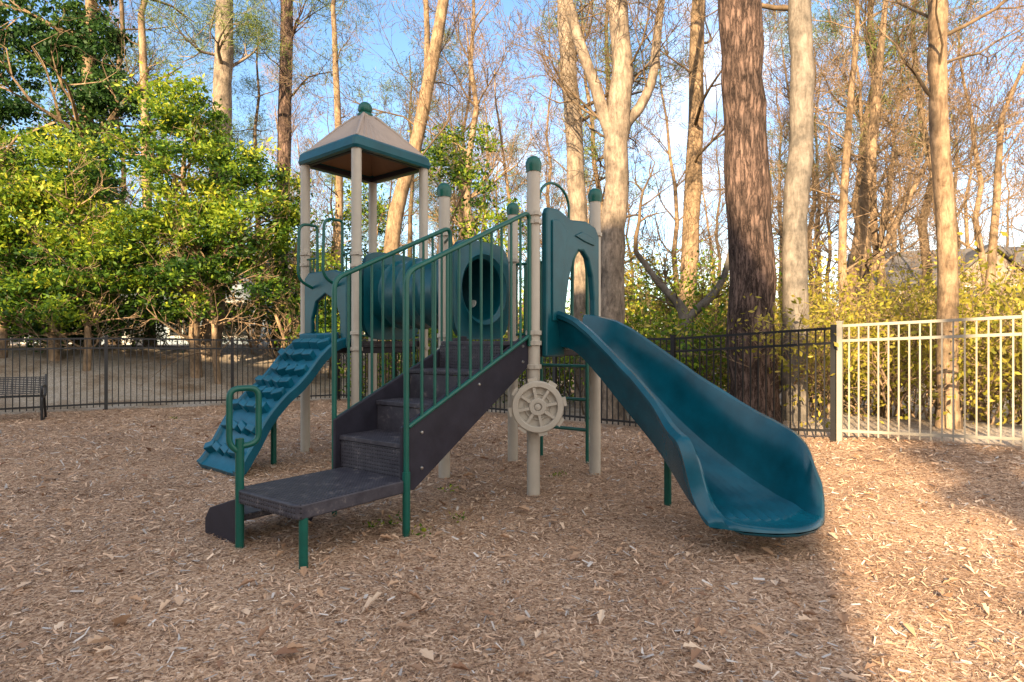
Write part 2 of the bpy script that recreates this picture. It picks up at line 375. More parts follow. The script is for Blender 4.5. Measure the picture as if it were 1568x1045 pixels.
for L in (1.93,2.56):
    mb.prism([(0.8,0.36),(0.8,0.10),(0.86,0.0),(1.27,0.0),(1.27,0.14),(1.2,0.23)],S(L,0,0),v,Z,-u*0.025,1)
mb.obj('lower_step',[M_tread,M_side],PS,0,0.006)
mb=MB()
for L,w,zt in ((2.56,0.03,0.35),(2.60,0.74,0.80),(1.68,0.0,0.5)):
    mb.tube([S(L,w,-0.1),S(L,w,zt)],0.030,14)
def arc_path(pts,r=0.06,n=5):
    out=[pts[0]]
    for i in range(1,len(pts)-1):
        p=pts[i]; a=(pts[i-1]-p); b=(pts[i+1]-p); k=min(r,a.length*0.49,b.length*0.49)
        a=p+a.normalized()*k; b=p+b.normalized()*k
        for j in range(n+1):
            t=j/n; out.append(a*(1-t)**2+p*2*t*(1-t)+b*t*t)
    out.append(pts[-1]); return out
lc=S(2.60,0.74,0); lu=V(0.80,0.60,0)
mb.tube(arc_path([lc+Z*0.70,lc-lu*0.07+Z*0.76,lc-lu*0.07+Z*1.16,lc+lu*0.13+Z*1.16,lc+lu*0.13+Z*0.76,lc-lu*0.02+Z*0.74],0.07),0.022,12)
mb.obj('platform_legs_and_grab_loop',[M_green],PS,60)
def ztop(L): return 2.04+(1.65-L)*0.45
def zbot(L): return 0.84+(1.65-L)*0.45
mb=MB()
for w,Le,zb0 in ((0.0,0.07,-0.1),(0.88,0.24,-0.1)):
    mb.tube(arc_path([S(1.68,w,zb0),S(1.68,w,ztop(1.68)),S(Le,w,ztop(Le)),S(Le,w,1.45)],0.10),0.022,12)
    mb.tube([S(1.66,w,zbot(1.65)),S(Le,w,zbot(Le))],0.018,10)
    nb=11
    for i in range(1,nb):
        L=1.66+(Le-1.66)*i/nb
        mb.tube([S(L,w,zbot(L)),S(L,w,ztop(L))],0.0125,8)
    mb.tube([S(Le,w,ztop(Le)-0.1),(A if w==0 else D)+Z*(ztop(Le)-0.1)],0.014,8)
    mb.tube([S(Le,w,zbot(Le)),(A if w==0 else D)+Z*(zbot(Le))],0.014,8)
mb.obj('stair_railings',[M_green],PS,60)
mb=MB()
def barrier(P,Q,z0,z1,n):
    mb.tube([P+Z*z1,Q+Z*z1],0.018,10); mb.tube([P+Z*z0,Q+Z*z0],0.018,10)
    for i in range(n):
        p=P+(Q-P)*((i+0.5)/n); mb.tube([p+Z*z0,p+Z*z1],0.011,8)
barrier(C,C+(B-C)*0.42,1.58,2.45,4)
barrier(K,R,1.58,2.45,9)
barrier(F,K,1.58,2.45,9)
l0=V(0.38,8.02,0); l1=V(0.92,7.62,0); back=V(0.605,0.796,0)
for p in (l0,l1):
    mb.tube(arc_path([p+Z*-0.1,p+Z*2.4,p-back*0.12+Z*2.65,p-back*0.34+Z*2.5,p-back*0.36+Z*1.55],0.14),0.022,10)
for z in (0.41,0.78,1.19): mb.tube([l0+Z*z,l1+Z*z],0.022,10)
def Q(s,z,o=0): return A+u*s+Z*z-v*o
mb.tube([Q(0.03,2.86,0.0)]+[Q(0.33-0.27*math.cos(a),2.90+0.20*math.sin(a),0.03) for a in [math.pi*i/10 for i in range(0,11)]]+[Q(0.6,2.75,0.03)],0.014,10)
e=(G-F).normalized(); eo=V(-0.605,-0.796,0)
for s in (0.30,0.88):
    b0=F+e*s
    mb.tube(arc_path([b0+Z*1.5,b0+Z*2.95,b0+eo*0.0+Z*3.05,b0+eo*0.28+Z*3.05,b0+eo*0.30+Z*2.3,b0+eo*0.05+Z*2.2],0.13),0.019,10)
for z in (2.62,1.62):
    mb.tube([F+Z*z,F+e*0.30+Z*z],0.014,8); mb.tube([G+Z*z,F+e*0.88+Z*z],0.014,8)
for s in (0.12,0.21,0.97,1.06):
    mb.tube([F+e*s+Z*1.62,F+e*s+Z*2.62],0.011,8)
mb.obj('barrier_bars_and_ladder',[M_green],PS,60)
mb=MB()
poly=[(0.085,1.34),(0.085,2.76),(0.12,2.82),(0.3,2.83),(0.55,2.76),(0.85,2.79),(1.05,2.75),(1.13,2.66),(1.13,1.60),(1.03,1.60),(1.02,1.95),(0.98,2.2),(0.90,2.38),(0.79,2.46),(0.68,2.45),(0.58,2.34),(0.50,2.12),(0.44,1.85),(0.42,1.60),(0.42,1.34)]
mb.prism(poly,Q(0,0,0.03),u,Z,-v*0.07)
mb.obj('slide_arch_panel',[M_teal],PS,0,0.022)
mb=MB()
mb.prism([(0.17,1.7),(0.17,2.70),(0.3,2.72),(0.45,2.62),(0.36,2.2),(0.34,1.7)],Q(0,0,0.1),u,Z,-v*0.018)
mb.prism([(0.6,2.6),(0.75,2.66),(1.0,2.62),(1.0,2.54),(0.8,2.56)],Q(0,0,0.1),u,Z,-v*0.015)
mb.ball(Q(1.07,1.66,0.09),0.07)
mb.obj('arch_panel_relief',[M_teal],PS,50,0.01)
mb=MB()
poly=[(0.10,1.42),(0.10,2.35),(0.2,2.42),(0.8,2.42),(1.08,2.35),(1.08,1.42),(0.96,1.42),(0.93,1.8),(0.82,2.02),(0.6,2.12),(0.38,2.02),(0.28,1.8),(0.26,1.42)]
mb.prism(poly,F+eo*0.02,e,Z,eo*0.06)
mb.obj('climber_arch_panel',[M_teal],PS,0,0.018)
T0=(D+C)/2+Z*2.10; T1=(G+R)/2+Z*2.10; td=(T1-T0); tl=td.length; td.normalize()
mb=MB()
prof=[(0.40,0.0)]
n=40
for i in range(n+1):
    h=tl*i/n; ph=(i/n*5)%1
    prof.append((0.42+(0.035 if 0.0<ph<0.25 else 0.0),h))
mb.lathe(prof,T0,td,40)
mb.lathe([(0.385,-0.01),(0.385,tl+0.01)],T0,td,40)
mb.obj('crawl_tunnel',[M_teal],PS,50)
def ringpanel(c,axis,side,hw,zt,zb,r):
    mb=MB(); n=56; rows=[[],[],[],[],[]]
    for k in range(n):
        a=2*math.pi*k/n; ca,sa=math.cos(a),math.sin(a); p=5
        hz=zt if sa>0 else zb
        rad=1/((abs(ca)/hw)**p+(abs(sa)/hz)**p)**(1/p)
        d=side*ca+Z*sa
        rows[0].append(c+d*(r)-axis*0.03); rows[1].append(c+d*(r+0.05)-axis*0.07); rows[2].append(c+d*(r+0.09)-axis*0.03)
        rows[3].append(c+d*rad-axis*0.03); rows[4].append(c+d*rad+axis*0.03)
    rows.append([c+(side*math.cos(2*math.pi*k/n)+Z*math.sin(2*math.pi*k/n))*r+axis*0.03 for k in range(n)]); rows.append(rows[0])
    mb.grid(rows,True); return mb
ringpanel(T0,td,u,0.50,0.56,0.58,0.36).obj('tunnel_panel_main_deck',[M_teal],PS,50)
ringpanel(T1,-td,-((R-G).normalized()),0.50,0.56,0.58,0.36).obj('tunnel_panel_roofed_deck',[M_teal],PS,50)
mb=MB()
for s in (0.45,0.95):
    c=T0+td*s+u*0.383*math.cos(-0.35)+Z*0.383*math.sin(-0.35)
    nn=(T0+td*s-c); mb.lathe([(0.0005,0.012),(0.05,0.012),(0.055,0.0)],c,nn,16)
mb.obj('tunnel_portholes',[M_lens],PS,40)
rc=(F+G+R+K)/4; ru=((R-G).normalized()+(K-F).normalized()).normalized(); rv=((F-G).normalized()+(K-R).normalized()).normalized()
def sqring(a,z,n=14,rib=0.0):
    o=[]
    cor=[(-1,-1),(1,-1),(1,1),(-1,1)]
    for k in range(4):
        x0,y0=cor[k]; x1,y1=cor[(k+1)%4]
        for i in range(n):
            t=i/n; x=x0+(x1-x0)*t; y=y0+(y1-y0)*t
            dz=rib*(1 if (i//1)%2 else 0) if 0<i<n else 0
            o.append(rc+ru*a*x+rv*a*y+Z*(z+dz))
    return o
mb=MB()
rows=[sqring(a,z,26,r) for a,z,r in ((0.60,4.085,0.0),(0.585,4.10,0.026),(0.44,4.25,0.026),(0.30,4.41,0.020),(0.17,4.55,0.012),(0.11,4.61,0),(0.10,4.64,0),(0.01,4.66,0))]
mb.grid(rows,True,0)
rows=[sqring(a,z,8) for a,z in ((0.62,4.0),(0.40,4.22),(0.14,4.5),(0.01,4.54))]
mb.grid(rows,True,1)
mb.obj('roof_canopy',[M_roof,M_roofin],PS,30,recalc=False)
mb=MB()
def sqr2(a,z,r=0.07):
    p=rr(-a,a,-a,a,r,5); return [rc+ru*x+rv*y+Z*z for x,y in p]
rows=[sqr2(0.60,4.09),sqr2(0.645,4.09),sqr2(0.67,4.06),sqr2(0.685,3.96),sqr2(0.67,3.925),sqr2(0.60,3.925),sqr2(0.60,4.09)]
mb.grid(rows,True,0)
mb.obj('roof_fascia',[M_teal],PS,30)
mb=MB()
for k in range(4):
    x,y=[(-1,-1),(1,-1),(1,1),(-1,1)][k]
    mb.tube([rc+ru*0.585*x+rv*0.585*y+Z*4.10,rc+ru*0.30*x+rv*0.30*y+Z*4.425,rc+ru*0.1*x+rv*0.1*y+Z*4.63],0.022,8)
    d=(rc+ru*0.56*x+rv*0.56*y)
    x2,y2=[(-1,-1),(1,-1),(1,1),(-1,1)][(k+1)%4]; d2=(rc+ru*0.56*x2+rv*0.56*y2)
    mb.box((d+d2)/2+Z*3.95,(d2-d)/2,(d2-d).normalized().cross(Z)*0.025,Z*0.03,1)
mb.obj('roof_ribs_and_frame',[M_roof,M_side],PS,60)
mb=MB(); mb.ball(rc+Z*4.74,0.10,0); mb.lathe([(0.11,0),(0.11,0.03),(0.07,0.06)],rc+Z*4.63,(0,0,1),20)
mb.obj('roof_finial',[M_green],PS,60)
mb=MB()
wc=V(0.245,5.93,0.876); wn=V(-0.04,-1,0).normalized(); wx=V(1,-0.04,0).normalized()
def WP(r,a,o=0): return wc+wx*r*math.cos(a)+Z*r*math.sin(a)+wn*o
def ring(r0,r1,o0,o1,n=64):
    rows=[]
    for r,o in ((r0,o0),(r0,o1-0.008),(r0+0.008,o1),(r1-0.008,o1),(r1,o1-0.008),(r1,o0),(r0,o0)):
        rows.append([WP(r,2*math.pi*k/n,o) for k in range(n)])
    mb.grid(rows,True)
ring(0.185,0.245,0.0,0.06); ring(0.035,0.085,0.0,0.055); ring(0.115,0.13,0.0,0.03)
mb.lathe([(0.0005,0.0),(0.21,0.0),(0.21,0.010),(0.0005,0.010)],wc,wn,48)
mb.lathe([(0.0005,0.06),(0.03,0.055),(0.04,0.01)],wc,wn,20)
for k in range(8):
    a=math.pi*k/4+0.2; d=wx*math.cos(a)+Z*math.sin(a); tt=-wx*math.sin(a)+Z*math.cos(a)
    mb.box(WP(0.14,a,0.025),d*0.06,tt*0.014,wn*0.026)
    mb.box(WP(0.258,a,0.022),d*0.018,tt*0.042,wn*0.02)
mb.tube([wc,wc-wn*0.1],0.04,12)
mb.obj('play_ship_wheel',[M_post],PS,40,0.003)
# slide
def interp(ks,t):
    for i in range(len(ks)-1):
        if t<=ks[i+1][0]:
            a,b=ks[i],ks[i+1]; k=(t-a[0])/(b[0]-a[0]); 
            p0=ks[max(i-1,0)][1];p3=ks[min(i+2,len(ks)-1)][1]
            return 0.5*((2*a[1])+(-p0+b[1])*k+(2*p0-5*a[1]+4*b[1]-p3)*k*k+(-p0+3*a[1]-3*b[1]+p3)*k**3)
    return ks[-1][1]
zb=[(0,1.50),(0.12,1.45),(0.25,1.25),(0.4,0.97),(0.55,0.70),(0.7,0.46),(0.85,0.28),(0.94,0.225),(1,0.21)]
zN=[(0,1.80),(0.1,1.76),(0.2,1.66),(0.35,1.44),(0.5,1.20),(0.62,1.00),(0.72,0.86),(0.80,0.79),(0.86,0.75),(0.90,0.64),(0.95,0.38),(1,0.25)]
zF=[(0,1.78),(0.1,1.74),(0.2,1.66),(0.35,1.46),(0.5,1.25),(0.62,1.08),(0.75,0.93),(0.85,0.84),(0.93,0.76),(0.97,0.66),(1,0.46)]
P0=V(0.60,6.55,0);P1=V(1.43,5.92,0);P3=V(1.96,4.32,0)
mb=MB(); rows=[]; Mn=80
for i in range(Mn+1):
    t=i/Mn
    p=P0*(1-t)**2+P1*2*t*(1-t)+P3*t*t
    T=((P1-P0)*(1-t)+(P3-P1)*t).normalized(); nrm=V(-T.y,T.x,0)
    bz=interp(zb,t); hn=interp(zN,t)-bz; hf=interp(zF,t)-bz
    Wd=0.28+0.14*sst(t,0.5,0.95)
    kb=0.20*sst(t,0.6,1.0); rib=(0.022+0.012*sst(t,0.6,0.85))*sst(t,0.08,0.2)*(1-sst(t,0.92,0.99))
    th=0.08-0.02*sst(t,0.8,1)
    pr=[(-(Wd-0.02),-th+0.03),(-(Wd+0.03),0.45*hn-0.02),(-(Wd+0.055),hn-0.08),(-(Wd+0.09),hn-0.06),(-(Wd+0.095),hn-0.02),(-(Wd+0.06),hn+0.014),(-(Wd+0.02),hn+0.006),(-(Wd-0.0),hn-0.04),(-(Wd-0.025),0.5*hn),(-(Wd-0.05),0.15*hn+0.012)]
    nbed=19
    for j in range(nbed):
        w=-(Wd-0.08)+2*(Wd-0.08)*j/(nbed-1)
        pr.append((w,(rib if j%2 else 0)+0.02*(w/Wd)**2))
    pr+=[((Wd-0.05),0.15*hf+0.012),((Wd-0.025),0.5*hf),((Wd-0.0),hf-0.04),((Wd+0.02),hf+0.006),((Wd+0.06),hf+0.014),((Wd+0.095),hf-0.02),((Wd+0.09),hf-0.06),((Wd+0.055),hf-0.08),((Wd+0.03),0.45*hf-0.02),((Wd-0.02),-th+0.03),(Wd-0.08,-th),(Wd*0.4,-th-0.008),(0,-th-0.01),(-Wd*0.4,-th-0.008),(-(Wd-0.08),-th)]
    rows.append([p+nrm*w-T*(kb*(w/Wd)**2)+Z*(bz+h) for w,h in pr])
last=rows[-1]
zlo=min(q.z for q in last)
def lip(fwd,k): return [q+T*fwd+Z*((zlo+0.045-q.z)*k if q.z>zlo+0.045 else (zlo+0.045-q.z)*k*0.8) for q in last]
rows.append(lip(0.022,0.15)); rows.append(lip(0.040,0.45)); rows.append(lip(0.048,0.85)); rows.append(lip(0.049,0.98))
b0=mb.grid(rows,True)
n=len(last)
mb.f.append(tuple(b0+k for k in range(n))[::-1]); mb.m.append(0)
mb.obj('slide',[M_slide],PS,38)
mb=MB()
mb.tube([V(1.45,5.80,-0.1),V(1.45,5.80,0.74)],0.035,14)
mb.box((1.45,5.80,0.70),(0.16,-0.1,0),(0.02,0.03,0),(0,0,0.02))
mb.obj('slide_leg',[M_green],PS,50)
# climber
mb=MB()
zc=[(0,1.50),(0.10,1.49),(0.25,1.34),(0.45,1.02),(0.6,0.84),(0.75,0.60),(0.9,0.24),(1,0.06)]
def CP(t,s,o=0):
    L=1.52*t; zz=interp(zc,t); p=F+e*s+eo*L
    dz=(interp(zc,min(1,t+0.01))-interp(zc,max(0,t-0.01)))/(1.52*(min(1,t+0.01)-max(0,t-0.01)))
    nn=(eo*(-dz)+Z).normalized()
    return p+Z*zz+nn*o, (eo+Z*dz).normalized(), nn
s0,s1=0.12,1.04; rows=[]
for i in range(41):
    t=i/40
    rows.append([CP(t,s,o)[0] for s,o in ((s0,-0.09),(s0-0.03,0.02),(s0-0.01,0.04),(s0+0.03,0.035),(s0+0.05,0.0),((s0+s1)/2,0.0),(s1-0.05,0),(s1-0.03,0.035),(s1+0.01,0.04),(s1+0.03,0.02),(s1,-0.09),((s0+s1)/2,-0.05))])
b0=mb.grid(rows,True); n=12
mb.f.append(tuple(b0+40*n+k for k in range(n))); mb.m.append(0); mb.f.append(tuple(b0+k for k in range(n))[::-1]); mb.m.append(0)
mb.obj('climbing_wall',[M_climb],PS,45)
mb=MB()
for i in range(9):
    t=0.08+0.103*i
    for j in range(4):
        s=s0+0.06+(s1-s0-0.12)*((j+ (0.5 if i%2 else 0.0)+0.25)/4.0)
        if s>s1-0.06 or s<s0+0.06: continue
        p,T,nn=CP(t,s,0.045)
        sd=nn.cross(T); k=rnd.uniform(-0.45,0.45); sd2=sd*math.cos(k)+T*math.sin(k); T2=T*math.cos(k)-sd*math.sin(k)
        mb.box(p,sd2*0.085,T2*0.040,nn*0.055+T*-0.01)
mb.obj('climbing_wall_grips',[M_climb],PS,0,0.012)
mb=MB()
p=CP(0.55,0.58,-0.05)[0]
mb.tube([V(p.x,p.y,-0.1),p],0.035,12)
mb.obj('climbing_wall_leg',[M_green],PS,50)

# ------------------------------------------------------------ fences
def fence(name,pts,mat,hgt=1.5,post_every=2.4,first=True):
    E=empty(name); pk=MB(); rl=MB(); po=MB()
    for a,b in zip(pts[:-1],pts[1:]):
        a=V(*a,0);b=V(*b,0); Ls=(b-a).length; d=(b-a)/Ls; q=V(-d.y,d.x,0)
        n=max(1,round(Ls/post_every)); 
        for i in range(n):
            p=a+(b-a)*i/n; r=a+(b-a)*(i+1)/n
            g0=gh(p.x,p.y); g1=gh(r.x,r.y)
            for zz in (hgt,hgt-0.2,0.14):
                c=(p+r)/2+Z*((g0+g1)/2+zz)
                rl.box(c,(r-p+Z*(g1-g0))/2,q*0.016,Z*0.018)
            po.box(p+Z*(g0+hgt/2),d*0.032,q*0.032,Z*(hgt/2+0.05))
            po.box(p+Z*(g0+hgt+0.055),d*0.038,q*0.038,Z*0.012)
            m=int((r-p).length/0.108)
            for k in range(1,m):
                s=p+(r-p)*(k/m); g=g0+(g1-g0)*k/m
                pk.box(s+Z*(g+hgt/2+0.03),d*0.009,q*0.009,Z*(hgt/2-0.04))
        g1=gh(b.x,b.y); po.box(b+Z*(g1+hgt/2),d*0.032,q*0.032,Z*(hgt/2+0.05))
    pk.obj('pickets',[mat],E,0,recalc=False); rl.obj('rails',[mat],E,0,recalc=False); po.obj('posts',[mat],E,0,recalc=False)
fence('metal_fence',[(-17.2,8.3),(-4.4,15.8),(-1.0,12.95),(4.36,8.45)],M_black,1.53)
fence('metal_fence',[(4.42,8.40),(5.9,7.15),(9.0,4.5)],M_fsunlit,1.55,2.0)  # same black fence continued; its pale colour stands in for sunlight

def bench():
    E=empty('park_bench'); mb=MB()
    c=V(-9.55,11.55,0); d=V(0.86,0.5,0).normalized(); q=V(0.5,-0.86,0).normalized()
    for s in (-0.7,0.7):
        p=c+d*s
        mb.tube(arc_path([p+q*0.25+Z*0,p+q*0.25+Z*0.45,p-q*0.15+Z*0.43,p-q*0.32+Z*0.85],0.08),0.022,8)
        mb.tube([p-q*0.05+Z*0.43,p-q*0.25+Z*0],0.022,8); mb.tube([p+q*0.3+Z*0.01,p-q*0.3+Z*0.01],0.02,8)
        mb.tube(arc_path([p+q*0.22+Z*0.44,p+q*0.24+Z*0.64,p-q*0.2+Z*0.64],0.07),0.018,8)
    mb.obj('frame',[M_black],E,50,loc=None)
    mb=MB()
    for i in range(12): mb.box(c+q*(0.24-i*0.036)+Z*0.46,d*0.72,q*0.009,Z*0.005)
    for i in range(25): mb.box(c+q*0.04+d*(-0.72+0.06*i)+Z*0.468,d*0.006,q*0.21,Z*0.004)
    mb.obj('seat',[M_black],E,0)
    mb=MB()
    bx=(-q*0.17+Z*0.42).normalized()
    for i in range(10): mb.box(c-q*0.165+Z*0.50+bx*(i*0.036),d*0.72,bx*0.009,bx.cross(d)*0.005)
    for i in range(25): mb.box(c-q*0.165+Z*0.50+bx*0.16+d*(-0.72+0.06*i),d*0.006,bx*0.17,bx.cross(d)*0.007)
    mb.obj('backrest',[M_black],E,0)
bench()

# ------------------------------------------------------------ trees
def rot_dir(d,ang,r):
    d=Vector(d); o=d.orthogonal().normalized(); az=r.uniform(0,2*math.pi); p=o*math.cos(az)+d.cross(o)*math.sin(az)
    return (d*math.cos(ang)+p*math.sin(ang)).normalized()
def grow(mb,p,d,L,r,lev,maxlev,R_,up=0.12,wig=0.22,tips=None,mat=0,rmin=0.004):
    n=6 if lev<=1 else (4 if lev==2 else 3)
    p=Vector(p); d=Vector(d); pts=[p.copy()]; rad=[r]; seg=L/n; ch=[]
    for i in range(n):
        d=(d+Vector((R_.gauss(0,wig),R_.gauss(0,wig),R_.gauss(0,wig)+up))).normalized()
        p=p+d*seg; pts.append(p.copy()); rr_=max(rmin,r*(1-0.80*(i+1)/n)); rad.append(rr_)
        if lev<maxlev and (i>=1 or lev>=2):
            for _ in range(1 if R_.random()<0.65 else 2):
                ch.append((p.copy(),rot_dir(d,R_.uniform(0.45,1.0),R_),L*R_.uniform(0.38,0.68)*(1-0.35*i/n),max(rmin,rr_*R_.uniform(0.55,0.85)),lev+1))
    mb.tube([tuple(q) for q in pts],rad,8 if lev==0 else (6 if lev==1 else (4 if lev==2 else 3)),mat,cap=False)
    if tips is not None and lev>=maxlev-1: tips.append(p.copy())
    for c in ch: grow(mb,*c,maxlev,R_,up,wig,tips,mat,rmin)
def trunk_path(path,k=5):
    out=[]
    for i in range(len(path)-1):
        p0=path[max(i-1,0)];p1=path[i];p2=path[i+1];p3=path[min(i+2,len(path)-1)]
        for j in range(k):
            t=j/k
            out.append([0.5*((2*p1[c])+(-p0[c]+p2[c])*t+(2*p0[c]-5*p1[c]+4*p2[c]-p3[c])*t*t+(-p0[c]+3*p1[c]-3*p2[c]+p3[c])*t**3) for c in range(4)])
    out.append(list(path[-1])); return out
def tree(name,paths,mat,zl,nl,ll,lev=3,seed=1,up=0.12,twmat=None,leaf=None,sides=20,lr=(0.12,0.3)):
    E=empty(name); R_=random.Random(seed); mb=MB()
    for pi,path in enumerate(paths):
        tp=trunk_path(path)
        tp=[[a[0]+R_.uniform(-1,1)*a[3]*0.12,a[1],a[2],a[3]*(1+R_.uniform(-0.05,0.05))] for a in tp]
        if pi==0:
            g=gh(tp[0][0],tp[0][1]); tp.insert(0,[tp[0][0],tp[0][1],g-0.2,tp[0][3]*1.35]); tp[1][2]=g+0.25
        mb.tube([tuple(a[:3]) for a in tp],[a[3] for a in tp],sides,0,True)
    mb.obj('trunk',[mat],E,70,recalc=False)
    mb=MB(); tips=[]
    for path in paths:
        tp=trunk_path(path,8); c=[a for a in tp if a[2]>zl]
        if not c: continue
        k=max(2,int(nl*len(c)/len(tp))) if len(paths)>1 else nl
        for i in range(k):
            a=c[min(len(c)-1,int((i+R_.random())*len(c)/k))]
            az=R_.uniform(0,2*math.pi); el=R_.uniform(0.1,0.9)
            d=(math.cos(az)*math.cos(el),math.sin(az)*math.cos(el),math.sin(el))
            grow(mb,a[:3],d,ll*R_.uniform(0.6,1.2),a[3]*R_.uniform(*lr),1,lev,R_,up,0.2,tips)
        if len(path)>1 and path[-1][3]<0.2:
            a=tp[-1]; grow(mb,a[:3],(0,0,1),ll,a[3],1,lev,R_,up,0.2,tips)
    mb.obj('branches',[twmat or mat],E,70,recalc=False)
    if leaf:
        lm,cnt,rad,size,asp=leaf
        if tips:
            T=np.array([tuple(t) for t in tips]); T=np.repeat(T,cnt,0); vv=np.repeat(nr.random(len(tips)),cnt)*0.6+nr.random(len(T))*0.4
            c=T+nr.normal(size=T.shape)*rad
            npquads('foliage',leafverts(c,np.full(len(c),size),asp),vv,[lm],E)
    return E
tree('pine_tree',[[(4.10,10.5,0,0.41),(4.02,10.5,2.5,0.37),(3.92,10.5,5.0,0.345),(3.80,10.5,7.5,0.33),(3.6,10.6,12,0.28),(3.5,10.6,19,0.12)]],B_pine,10,12,3.0,3,3,0.05,leaf=(L_need,20,0.14,0.13,0.05),sides=32)
tree('hardwood_tree',[[(4.74,10.4,0,0.215),(4.72,10.4,3,0.20),(4.84,10.4,5.5,0.185),(4.80,10.4,8,0.17),(5.0,10.4,15,0.07)]],B_grey,6.8,8,3.0,4,4,twmat=B_twig,sides=24)
tree('hardwood_tree',[[(1.86,12,0,0.29),(1.90,12,2.5,0.25),(2.0,12,4.3,0.235),(2.03,12,5.6,0.225),(2.12,12,6.8,0.20),(2.05,12.1,9,0.17),(2.3,12.2,13,0.08)],
  [(2.03,12,5.2,0.15),(1.6,12,6.4,0.11),(1.05,12.0,8.2,0.09),(0.7,12,11,0.06)],[(2.05,12,5.5,0.12),(2.7,12.1,6.5,0.09),(2.95,12.2,8.4,0.07),(3.4,12.2,11,0.05)]],B_pale,4.6,9,2.6,4,5,twmat=B_twig,sides=24,lr=(0.1,0.22))
tree('hardwood_tree',[[(1.7,14.5,0,0.25),(1.58,14.5,3.6,0.21),(1.42,14.5,6.5,0.20),(1.22,14.5,9.5,0.17),(1.2,14.5,14,0.08)]],B_pale,6,8,2.8,4,6,twmat=B_twig)
tree('hardwood_tree',[[(4.4,16,0,0.25),(4.55,16,3,0.22),(4.7,16,7,0.20),(4.8,16,10.5,0.16),(5,16,15,0.07)]],B_tan,5,9,3.0,4,7,twmat=B_twig)
tree('hardwood_tree',[[(-3.6,18,0,0.27),(-3.45,18,4.5,0.22),(-2.7,18,7.5,0.19),(-1.95,18,11.5,0.15),(-1.6,18,15,0.08)],[(-3.1,18,6.0,0.13),(-2.5,18.2,9,0.10),(-2.6,18.4,13,0.06)]],B_tan,6,9,3.0,4,8,twmat=B_twig)
tree('pine_tree',[[(-9.3,19,0,0.34),(-9.0,19,4,0.29),(-8.85,19,8,0.27),(-8.75,19,12,0.25),(-8.6,19,20,0.12)]],B_pale,9,12,2.6,3,9,0.05,leaf=(L_need,22,0.16,0.15,0.05))
tree('pine_tree',[[(-7.9,21,0,0.27),(-7.75,21,6,0.23),(-7.6,21,12,0.2),(-7.5,21,20,0.1)]],B_pine,9,12,2.6,3,10,0.05,leaf=(L_need,22,0.16,0.15,0.05))
tree('hardwood_tree',[[(-11.6,20,0,0.18),(-11.7,20,6,0.14),(-11.9,20,12,0.1)]],B_tan,6,7,2.2,3,11,twmat=B_twig)
tree('hardwood_tree',[[(6.45,9.2,0,0.145),(6.42,9.2,3,0.125),(6.30,9.2,5,0.12),(6.26,9.2,7,0.115),(6.1,9.3,13,0.05)]],B_tan,4.6,10,2.6,4,12,twmat=B_twig)
tree('hardwood_tree',[[(8.2,15.5,0,0.20),(8.5,15.5,3,0.16),(8.9,15.5,6,0.12),(9.3,15.5,10,0.06)],[(8.4,15.5,2.3,0.12),(9.6,15.6,4.4,0.08),(10.6,15.8,6.2,0.05)]],B_tan,3.2,12,2.8,4,13,twmat=B_twig)
tree('hardwood_tree',[[(9.4,12.6,0,0.10),(9.7,12.6,3,0.08),(9.9,12.6,6,0.05)],[(9.5,12.6,1.5,0.06),(8.8,12.8,3.6,0.045),(8.6,12.8,5.5,0.03)]],B_tan,2.0,14,2.6,4,14,twmat=B_tan)
tree('hardwood_tree',[[(3.4,12.4,0,0.13),(3.45,12.4,1.9,0.11),(3.0,12.5,2.6,0.07),(2.5,12.6,3.3,0.05)],[(3.45,12.4,1.9,0.09),(4.1,12.3,2.6,0.07),(4.4,12.3,3.6,0.045)]],B_grey,1.6,8,1.8,3,15,twmat=B_twig)
tree('hardwood_tree',[[(-5.6,19.5,0,0.14),(-5.4,19.5,6,0.12),(-5.6,19.5,12,0.07)]],B_tan,5,9,2.6,4,16,twmat=B_twig)
tree('hardwood_tree',[[(12.4,13.5,0,0.17),(12.0,13.5,5,0.14),(12.3,13.5,11,0.07)]],B_tan,3.2,12,3.0,4,17,twmat=B_tan)
tree('hardwood_tree',[[(7.0,13.0,0,0.10),(6.9,13.0,4,0.08),(7.2,13.0,8,0.05)]],B_tan,2.5,12,2.6,4,18,twmat=B_tan)
# trees behind the viewpoint, breaking the low sun into streaks
tree('hardwood_tree',[[(-2.9,-13,0,0.24),(-2.9,-13,6,0.20),(-2.7,-13,14,0.12)]],B_grey,5.0,8,2.6,2,21,twmat=B_twig)
tree('hardwood_tree',[[(-0.6,-11,0,0.26),(-0.6,-11,6,0.22),(-0.4,-11,12,0.1)]],B_grey,3.5,10,2.4,2,22,twmat=B_twig)

